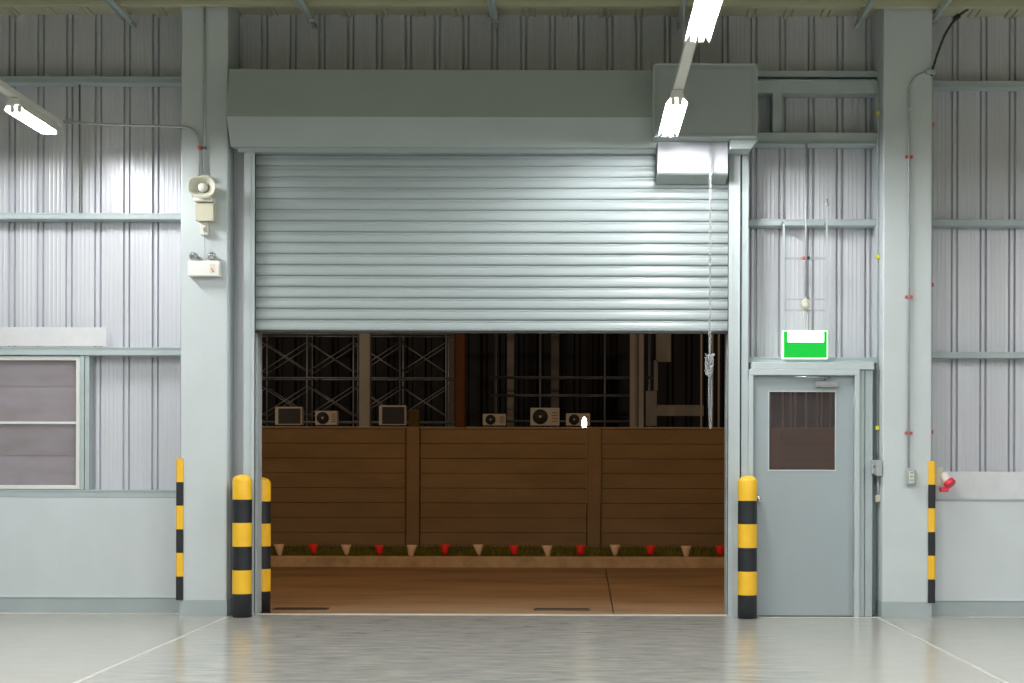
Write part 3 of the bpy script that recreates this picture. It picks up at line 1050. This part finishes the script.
# outlet on the column face
t = thing('wall_socket', 'grey socket box on the front of the right column', 'socket', (xo, 0, PZ(911, 485, YF)))
q0, q1 = PX(906.8, 478, -.05), PX(915.8, 478, -.05)
r1, r0 = PZ(911, 469.5, -.05), PZ(911, 485, -.05)
obj('socket_body', MB().box(q0, q1, -.05, -.001, r0, r1, bevel=.006, seg=2), M['greybox'], t)
obj('socket_face', MB().box(q0+.018, q1-.014, -.056, -.05, r0+.014, r1-.014, bevel=.003), M['cream'], t)
mb = MB()
for k in (.3, .55, .8): mb.box(q0+.026, q1-.022, -.058, -.056, r0+(r1-r0)*k-.007, r0+(r1-r0)*k+.007)
obj('socket_slot', mb, M['greybox'], t)
# red industrial socket
ys = .05
i0, i1 = PX(935.2, 480, ys), PX(943.5, 480, ys)
j1, j0 = PZ(940, 467.5, ys), PZ(940, 486, ys)
t = thing('industrial_socket', 'red and white industrial power socket beside the striped corner strip', 'socket', (i0, ys, j0))
obj('socket_body', MB().box(RX1+.003, i1, .062, .15, j0, j1, bevel=.006, seg=2), M['beige'], t)
c = Vector(((i1+PX(946, 476, ys))/2, .06, PZ(947, 478, ys)))
dr = Vector((.52, -.45, -.72)).normalized()
c = Vector((i1-.004, .08, PZ(945, 474.5, ys)))
mb = MB().lathe([(.036, 0), (.040, .01), (.040, .075), (.034, .08)], c, dr, 24)
obj('socket_sleeve', mb, M['white'], t)
mb = MB().lathe([(.046, .078), (.050, .084), (.050, .118), (.044, .124), (.0, .124)], c, dr, 24)
col = obj('socket_collar', mb, M['red'], t)
mb = MB().box(i1-.030, i1+.040, .02, .075, PZ(940, 492.0, ys), PZ(940, 487, ys), bevel=.006)
obj('socket_flap', mb, M['red'], t)

# alarm conduit on the left side of the right column, coming along the beam
yk = .16
xk = RX0 - .014
t = thing('conduit', 'thin conduit along the flat beam and down left of the right column', 'conduit', (xk, yk, PZ(878, 500, yk)), 'conduits on the right column')
zh = PZ(820, 80, yk)
pts = [(mx1+.004, yk, zh), (xk-.05, yk, zh)] + arc((xk-.05, yk, zh-.05), .05, PI/2, 0, 6) + [(xk, yk, PZ(876, 455, yk))]
obj('conduit_pipe', MB().tube(pts, .0075, 8), M['galv'], t)
for py, m in ((113, 'yellowtag'), (257, 'yellowtag'), (428, 'yellowtag')):
    obj('conduit_clip', MB().box(xk-.02, xk+.012, yk-.022, yk+.01, PZ(878, py+2, yk), PZ(878, py-2, yk), bevel=.002), M[m], t)
t = thing('door_release_box', 'grey steel box on the side of the right column at door height', 'electrical box', (xk, .1, PZ(877, 475, .1)))
obj('box_case', MB().box(PX(871.5, 467, .1), RX0+.012, .06, .16, PZ(877, 474, .1), PZ(877, 460, .1), bevel=.003), M['galv'], t)
obj('box_cover', MB().box(PX(876, 467, .0), PX(882, 467, 0), -.012, .06, PZ(879, 476, 0), PZ(879, 460, 0), bevel=.003), M['greybox'], t)
obj('box_lock', MB().lathe([(.010, 0), (.010, .01), (0, .012)], (PX(873.5, 466, .06), .06, PZ(873, 466, .06)), (0, -1, 0), 12), M['chrome'], t)
t = thing('floor_side_conduit', 'short pipe with a beige end cap below the grey steel box', 'conduit', (xk, yk, PZ(876, 501, yk)))
obj('conduit_pipe', MB().tube([(xk, .12, PZ(876, 474.5, .12)), (xk, .12, PZ(876, 498, .12))], .012, 10), M['galv'], t)
obj('end_cap', MB().box(xk-.022, xk+.013, .10, .14, PZ(876, 502, .12), PZ(876, 495, .12), bevel=.003), M['beige'], t)

# ================================================================= EXIT SIGN
ye = .14
s0, s1 = PX(782.5, 345, ye), PX(828, 345, ye)
g1, g0 = PZ(805, 330.5, ye), PZ(805, 359, ye)
t = thing('exit_sign', 'lit green exit sign hung over the steel door', 'exit sign', ((s0+s1)/2, ye, g0))
obj('sign_case', MB().box(s0, s1, ye, ye+.05, g0, g1, bevel=.003), M['sign_edge'], t)
fc = obj('sign_face', MB().box(s0+.011, s1-.011, ye-.004, ye, g0+.011, g1-.009, bevel=.001), M['green_face'], t)
obj('sign_lamp', MB().box(s0+.042, s1-.036, ye-.010, ye-.0042, g1-.100, g1-.014, bevel=.005), M['sign_lamp'], fc)
for px, pt in ((783.5, 223), (826.5, 203)):
    xs = PX(px, 280, .2)
    mb = MB().box(xs-.010, xs+.010, .18, .186, g1-.01, PZ(px, pt, .18), bevel=.001)
    mb.box(xs-.010, xs+.010, .186, .318, 3.352, 3.36)
    if pt < 210:
        mb.lathe([(.013, 0), (.013, .03), (.008, .035), (.008, .06)], (xs, .183, PZ(px, 206, .18)), (0, 0, 1), 10)
    obj('hanger_strap', mb, M['steel_light'], t)
xp = PX(806, 260, .2)
t2 = thing('conduit', 'vertical conduit dropping to the junction box over the exit sign', 'conduit', (xp, .2, PZ(806, 300, .2)))
obj('conduit_pipe', MB().tube([(xp, .2, PZ(806, 297, .2)), (xp, .2, 4.02)], .0095, 10), M['galv'], t2)
mb = MB()
clip(mb, xp, .2, PZ(806, 258, .2), 0, 1, .030)
obj('conduit_clip', mb, [M['redclip'], M['black']], t2)
mb = MB().box(PX(783, 258, .2), PX(828, 258, .2), .212, .218, PZ(806, 259.5, .2), PZ(806, 257, .2))
obj('cross_strap', mb, M['galv'], t2)
t3 = thing('junction_box', 'small round junction box above the exit sign', 'junction box', (xp, .19, PZ(805, 311, .19)))
zj = PZ(805, 304.5, .19)
obj('box_body', MB().lathe([(.040, 0), (.042, .01), (.042, .05), (.036, .056), (0, .056)], (xp-.004, .23, zj), (0, -1, 0), 8, sx=.85, sz=1.25), M['beige'], t3)
obj('box_lid', MB().lathe([(.026, 0), (.026, .008), (.018, .011), (0, .011)], (xp-.004, .174, zj-.006), (0, -1, 0), 20), M['cream'], t3)
mb = MB()
for py in (299, 310):
    mb.box(PX(784, py, .2), PX(827, py, .2), .232, .237, PZ(806, py+.8, .2), PZ(806, py-.8, .2))
obj('cross_strap', mb, M['galv'], t3)
mb = MB()
for s in (-1, 1):
    mb.tube([(xp-.004+s*.012, .2, zj-.05), (xp-.004+s*.016, .185, zj-.10), (xp-.004+s*.010, .165, g1-.003)], .0045, 6)
obj('sign_cable', mb, M['white'], t3)

# ================================================================= OUTSIDE
GZ = -.03
FX0, FX1 = -9.0, 9.0
struct('road', MB().box(-22, 16, .275, 7.22, GZ-.2, GZ), M['road'], 'outdoor concrete yard under orange night light', 'yard')
mb = MB()
xa, xb = PX(604, 569, 6.9), PX(612, 606, .9)
v = [mb.bm.verts.new(c_) for c_ in ((.358, 7.2, GZ+.002), (.372, 7.2, GZ+.002), (.330, .62, GZ+.002), (.321, .62, GZ+.002))]
mb.face(v)
struct('trim_17', mb, M['black'], 'dark joint line in the outdoor yard', 'joint', solid=.001)
for (a, b), lab in (((274, 328), 'dark drain slot in the yard near the left bollards'), ((534, 590), 'dark drain slot in the yard in front of the opening')):
    y = 1.08
    x0, x1 = PX(a, 604.5, y), PX(b, 604.5, y)
    t = thing('drain_grate', lab, 'drain', ((x0+x1)/2, y, GZ), 'drain slots in the yard')
    obj('grate_frame', MB().box(x0, x1, y-.09, y-.07, GZ, GZ+.006).box(x0, x1, y+.07, y+.09, GZ, GZ+.006).box(x0, x0+.02, y-.07, y+.07, GZ, GZ+.006).box(x1-.02, x1, y-.07, y+.07, GZ, GZ+.006), M['black'], t)
    mb = MB()
    k = x0 + .03
    while k < x1-.025:
        mb.box(k, k+.010, y-.07, y+.07, GZ+.001, GZ+.005); k += .024
    obj('grate_bars', mb, M['black'], t)
struct('curb', MB().box(-22, 16, 7.22, 7.42, GZ-.1, .105, bevel=.02), M['kerb'], 'pale kerb at the far side of the yard', 'kerb')
mb = MB().prism([(7.42, GZ-.1), (7.42, .08), (9.2, .13), (70, .13), (70, GZ-.1)], 'x', -22, 16)
struct('ground', mb, M['soil'], 'dark soil beyond the kerb', 'ground')
# grass verge
mb = MB()
rnd = random.Random(11)
for i in range(14000):
    x, y = rnd.uniform(-5.4, 4.9), 7.44 + 1.62*rnd.random()**1.5
    z = .08 + (y-7.42)/1.78*.05
    h, a = rnd.uniform(.025, .085), rnd.uniform(0, PI)
    w = .007
    lx, ly = rnd.uniform(-.03, .03), rnd.uniform(-.03, .03)
    dx, dy = math.cos(a)*w, math.sin(a)*w
    mb.face([mb.bm.verts.new((x-dx, y-dy, z-.004)), mb.bm.verts.new((x+dx, y+dy, z-.004)), mb.bm.verts.new((x+lx, y+ly, z+h))])
tag(obj('grass', mb, M['grass'], recalc=False), 'strip of dark green grass between kerb and fence', 'grass', kind='stuff')

# precast fence
YFN = 9.28
t = thing('precast_fence', 'brown precast slab fence beyond the yard', 'fence', (0, YFN, .12))
px_posts = [PX(413.5, 480, YFN) + k*2.53 for k in range(-3, 5)]
zt = PZ(500, 429, YFN)
nb = 8
for i, x in enumerate(px_posts):
    tall = .0
    mb = MB().box(x-.09, x+.09, YFN-.10, YFN+.06, .08, zt+.03+tall, bevel=.008)
    mb.box(x-.098, x-.09, YFN-.06, YFN+.02, .08, zt)
    fp = obj('fence_post', mb, M['fence_post'], t)
    if i == 3:
        obj('post_extension', MB().box(x-.065, x+.085, YFN-.08, YFN+.04, zt+.03, zt+.27, bevel=.008), M['soil'], fp)
for i in range(len(px_posts)-1):
    a, b = px_posts[i]+.095, px_posts[i+1]-.105
    h = (zt-.12)/nb
    mb = MB()
    for k in range(nb):
        o = .004*((k*7+i*3) % 3)
        mb.box(a, b, YFN-.04+o, YFN+.02+o, .12+k*h+.003, .12+(k+1)*h-.003, bevel=.004)
    mb.box(a, b, YFN-.02, YFN+.015, .12, zt-.01)
    mb.box(a, b, YFN-.05, YFN+.03, zt-.004, zt+.022, bevel=.004)
    obj('fence_panel', mb, M['fence'], t)
# lamp on the fence
xl, zl = PX(584.3, 422.5, YFN-.1), PZ(584.3, 422.5, YFN-.1)
t = thing('fence_lamp', 'small glowing lamp on top of the fence', 'outdoor lamp', (xl, YFN, zt))
obj('lamp_stem', MB().box(xl-.03, xl+.03, YFN-.05, YFN+.03, zt+.022, zl-.075, bevel=.004), M['black'], t)
mb = MB().lathe([(0, -.08), (.022, -.075), (.034, -.04), (.036, 0), (.030, .045), (.016, .075), (0, .082)], (xl, YFN-.02, zl), (0, 0, 1), 20)
obj('lamp_bulb', mb, M['bulb'], t)

# bunting
yb = 7.36
zb_ = PZ(500, 545, yb)
t = thing('bunting', 'string of red and white pennants along the grass verge', 'bunting', (0, yb, .105))
mids = [279, 313, 346, 379, 412, 445, 478, 514, 547, 581, 615, 651, 686, 720]
xs = [PX(m, 547, yb) for m in mids]
xs = [xs[0]-.86, xs[0]-.43] + xs + [xs[-1]+.45, xs[-1]+.9]
def zc(x): return zb_ + .002 + .006*math.sin(x*3.1)
mb = MB().tube([(x_, yb, zc(x_)) for x_ in [xs[0]-.3 + k*(xs[-1]-xs[0]+.6)/80 for k in range(81)]], .004, 5)
obj('bunting_cord', mb, M['cord'], t)
for e in (xs[0]-.3, xs[-1]+.3):
    obj('support_stake', MB().tube([(e, yb, .105), (e, yb, zc(e)+.04)], .008, 6), M['rust'], t)
rnd = random.Random(5)
for i, x in enumerate(xs):
    red = i % 2 == 1
    w, h = (.068, .150) if not red else (.062, .135)
    tip = .018 if not red else .024
    if i % 4 == 2: h += .02
    tw = rnd.uniform(-.012, .012)
    mb = MB()
    n = 4
    A = []
    for k in range(n+1):
        q = k/n
        ww = w + (tip - w)*q
        bow = .010*math.sin(q*PI)
        A.append([mb.bm.verts.new((x - ww + tw*q*2, yb-.004-bow, zc(x)-h*q)), mb.bm.verts.new((x + tw*q, yb-.004-bow*1.8+.004*q, zc(x)-h*q)), mb.bm.verts.new((x + ww + tw*q, yb-.004-bow*.4, zc(x)-h*q))])
    for k in range(n):
        for j in range(2):
            mb.face([A[k][j], A[k][j+1], A[k+1][j+1], A[k+1][j]], 0, True)
    f = obj('pennant', mb, M['flag_red'] if red else M['flag_white'], t, solid=.0015)
    f['label'] = 'red pennant' if red else 'white pennant'

# ledge carrying the air conditioners
YA = 36.0
za = PZ(450, 427.2, YA)
struct('outdoor_ledge', MB().box(-16, 9, YA-.5, YA+.7, .1, za, bevel=.02), M['concrete'], 'low concrete ledge behind the fence carrying the air conditioners', 'ledge')

def aircon(cx, wpx, py, fan, label):
    x = PX(cx, 420, YA)
    k = (D+YA)/F
    w, z1, dp = wpx*k, PZ(cx, py, YA), .16
    t = thing('air_conditioner', label, 'air conditioner', (x, YA, za), 'air conditioners behind the fence')
    z0 = za + .05
    mb = MB().box(x-w/2, x+w/2, YA-dp, YA+dp, z0, z1, bevel=.015)
    body = obj('ac_casing', mb, M['ac'], t)
    if fan:
        r = min((z1-z0)*.42, w*.30)
        fc = Vector((x - w*.16, YA-dp, (z0+z1)/2))
        mb = MB().lathe([(r, 0), (r, .006), (0, .006)], fc, (0, -1, 0), 28)
        op = obj('fan_opening', mb, M['ac_dark'], body)
        mb = MB()
        for j in range(3):
            rr_ = r*(.35+.3*j)
            pts = [fc + Vector((math.cos(q*PI/12)*rr_, -.016, math.sin(q*PI/12)*rr_)) for q in range(24)]
            mb.tube(pts, .008, 5, closed=True)
        for q in range(6):
            a = q*PI/3
            mb.tube([fc + Vector((math.cos(a)*.05, -.016, math.sin(a)*.05)), fc + Vector((math.cos(a)*r, -.016, math.sin(a)*r))], .007, 5)
        obj('fan_grille', mb, M['ac_dark'], op)
        mb = MB().lathe([(r*.2, .006), (r*.2, .022), (0, .026)], fc, (0, -1, 0), 16)
        obj('fan_hub', mb, M['ac'], op)
        mb = MB()
        for q in range(4):
            zz = z0 + (z1-z0)*(.25+.16*q)
            mb.box(x+w*.24, x+w*.44, YA-dp-.006, YA-dp, zz-.012, zz+.012)
        obj('side_vent', mb, M['rust'], body)
    else:
        mb = MB().box(x-w/2+.10, x+w/2-.05, YA-dp-.008, YA-dp, z0+.04, z1-.05)
        op = obj('coil_face', mb, M['ac_dark'], body)
        mb = MB()
        for q in range(7):
            zz = z0+.06 + (z1-z0-.13)*q/6
            mb.box(x-w/2+.10, x+w/2-.05, YA-dp-.014, YA-dp-.008, zz-.006, zz+.006)
        obj('coil_guard', mb, M['shed'], op)
    for q in (-.315, .315):
        obj('ac_foot', MB().box(x+w*q-w*.065, x+w*q+w*.065, YA-dp, YA+dp, za, z0+.005), M['ac_dark'], t)
aircon(289.5, 27, 407, False, 'boxy air conditioner with dark coil face at the far left, by the shutter rail')
aircon(327, 22, 411, True, 'dim fan air conditioner between the two boxy coil units')
aircon(393, 27, 405.5, False, 'boxy air conditioner with dark coil face beside the tall fence post')
aircon(494.5, 23, 414, True, 'small low fan air conditioner right of the brown upright')
aircon(545, 29, 408, True, 'large fan air conditioner left of the glowing fence lamp')
aircon(578, 24, 413.5, True, 'dim fan air conditioner directly behind the glowing fence lamp')

# scaffolding
def scaffold(label, xs, y0, y1, levels, top, braces, dim='pipe'):
    t = thing('scaffolding', label, 'scaffolding', (xs[0], y0, .13), 'scaffolding behind the fence')
    for y in (y0, y1):
        for x in xs:
            obj('scaffold_post', MB().tube([(x, y, .13), (x, y, top)], .030, 6), M[dim], t)
        for z in levels:
            obj('ledger_pipe', MB().tube([(xs[0]-.25, y-.05, z), (xs[-1]+.25, y-.05, z)], .034, 6), M[dim], t)
        if braces:
            for i in range(len(xs)-1):
                for j in range(len(levels)-1):
                    a, b = levels[j]+.22, levels[j+1]-.30
                    for (za_, zb2, o) in ((a, b, .05), (b, a, .09)):
                        obj('cross_brace', MB().tube([(xs[i], y+o, za_), (xs[i+1], y+o, zb2)], .022, 5), M[dim], t)
    for x in xs:
        for z in levels:
            obj('transom_pipe', MB().tube([(x, y0, z+.06), (x, y1, z+.06)], .028, 6), M[dim], t)
YS = 48.0
xs = [PX(307, 380, YS) + k*1.735 for k in range(-2, 4)]
scaffold('cross braced steel scaffolding on the left behind the fence', xs, YS, YS+1.25, [PZ(350, 422, YS), PZ(350, 378, YS), PZ(350, 334, YS), PZ(350, 290, YS)], 8.6, True)
YS2 = 56.0
xs = [PX(p_, 380, YS2) for p_ in (495, 540, 605, 650)]
scaffold('plain dim scaffolding right of the brown upright', xs, YS2, YS2+1.2, [PZ(550, 421, YS2), PZ(550, 395, YS2), PZ(550, 377, YS2)], 8.6, False)

def pillar(name, px0, px1, y, z1, m, label, groove=False, z0=.13):
    x0, x1 = PX(px0, 380, y), PX(px1, 380, y)
    mb = MB()
    if groove:
        a, b = x0+(x1-x0)*.40, x0+(x1-x0)*.62
        mb.box(x0, a, y, y+.5, z0, z1, bevel=.02).box(b, x1, y, y+.5, z0, z1, bevel=.02).box(a, b, y+.2, y+.4, z0, z1)
    else:
        mb.box(x0, x1, y, y+.45, z0, z1, bevel=.02)
    return tag(obj(name, mb, M[m], origin=((x0+x1)/2, y+.2, z0)), label, 'pillar', kind='structure')
pillar('pillar', 359, 370, 45.5, 9, 'concrete', 'pale concrete pillar among the left scaffolding')
pillar('pillar', 447, 454, 52, 9, 'concrete', 'dim concrete pillar just left of the brown upright')
pillar('pillar', 455, 465, 18, 6, 'rust', 'brown upright rising behind the middle of the fence')
pillar('pillar', 507, 514, 60, 9, 'concrete', 'dim concrete pillar right of the brown upright')
pillar('pillar', 551, 559, 60, 9, 'concrete', 'dim concrete pillar behind the large fan unit')
pillar('pillar', 630, 644, 45.5, 9, 'concrete', 'pale grooved concrete pillar right of the fence lamp', True)
# unfinished wall on the right
yu = 50
mb = MB()
for (a, b, c_, d_) in ((656, 671, 362, 300), (646, 657, 426, 391), (654, 658, 391, 360), (657, 704, 416, 405), (646, 704, 440, 427)):
    mb.box(PX(a, 380, yu), PX(b, 380, yu), yu, yu+.3, PZ(680, c_, yu), PZ(680, d_, yu), bevel=.015)
struct('unfinished_wall', mb, M['concrete'], 'half built concrete wall at the right behind the fence', 'wall')
# added poles standing in for pale vertical streaks beyond the fence on the right
rnd = random.Random(21)
pole0 = None
for i in range(16):
    px = 703 + i*8.6 + rnd.uniform(-2.5, 2.5)
    y = 40 + rnd.uniform(-1.5, 1.5)
    x = PX(px, 380, y)
    if pole0 is None:
        pole0 = o = obj('streak_pole', MB().tube([(0, 0, 0), (0, 0, 7.2)], .035, 7), M['concrete'], origin=(0, 0, 0))
    else:
        o = copy_tree(pole0)
    o.location = (x, y, .13)
    tag(o, 'thin upright pole added for the pale streaks beyond the right end of the fence', 'pole', 'added streak poles beyond the fence')
# dark sheeted building behind everything
mb = MB()
mb.sweep(clad_profile(-22, 16, 0, 66, rib=.9, depth=.25, wtop=.18, wbot=.10, minor=False), 'z', .1, 13)
struct('wall_outdoor', mb, M['shed'], 'dark ribbed building wall far behind the scaffolding', 'building', recalc=False, solid=.01)

# ================================================================= LIGHT OUTSIDE
SOD = (1.0, .54, .19)
def area(name, loc, target, sx_, sy_, e, col_):
    la = bpy.data.lights.new(name, 'AREA')
    la.shape = 'RECTANGLE'
    la.size, la.size_y = sx_, sy_
    la.energy = e
    la.color = col_
    lo = bpy.data.objects.new(name, la)
    lo.location = loc
    lo.rotation_euler = (Vector(target)-Vector(loc)).to_track_quat('-Z', 'Y').to_euler()
    COL.objects.link(lo)
area('yard_floodlight', (2.5, .8, 6.2), (0, 7.5, 0), .5, .3, 138, SOD)
area('yard_floodlight', (-5.0, .8, 6.2), (-3, 7.5, 0), .5, .3, 138, SOD)
area('site_floodlight', (-16.0, 26.0, 9.5), (-9, 46, 3), .6, .4, 480, (1.0, .80, .60))
area('site_floodlight', (6.0, 26.0, 9.5), (4, 44, 3), .6, .4, 260, (1.0, .78, .55))

w = bpy.data.worlds.new('night_sky')
scn.world = w
w.use_nodes = True
bg = w.node_tree.nodes['Background']
bg.inputs[0].default_value = (.010, .0085, .008, 1)
bg.inputs[1].default_value = 1.0

scn.view_settings.view_transform = 'Standard'
scn.view_settings.look = 'None'
scn.view_settings.gamma = 1
scn.view_settings.use_curve_mapping = False
scn.view_settings.exposure = 0.1
scn.cycles.use_denoising = True
scn.cycles.max_bounces = 10
scn.cycles.diffuse_bounces = 6
scn.cycles.sample_clamp_indirect = 3
scn.cycles.blur_glossy = .5
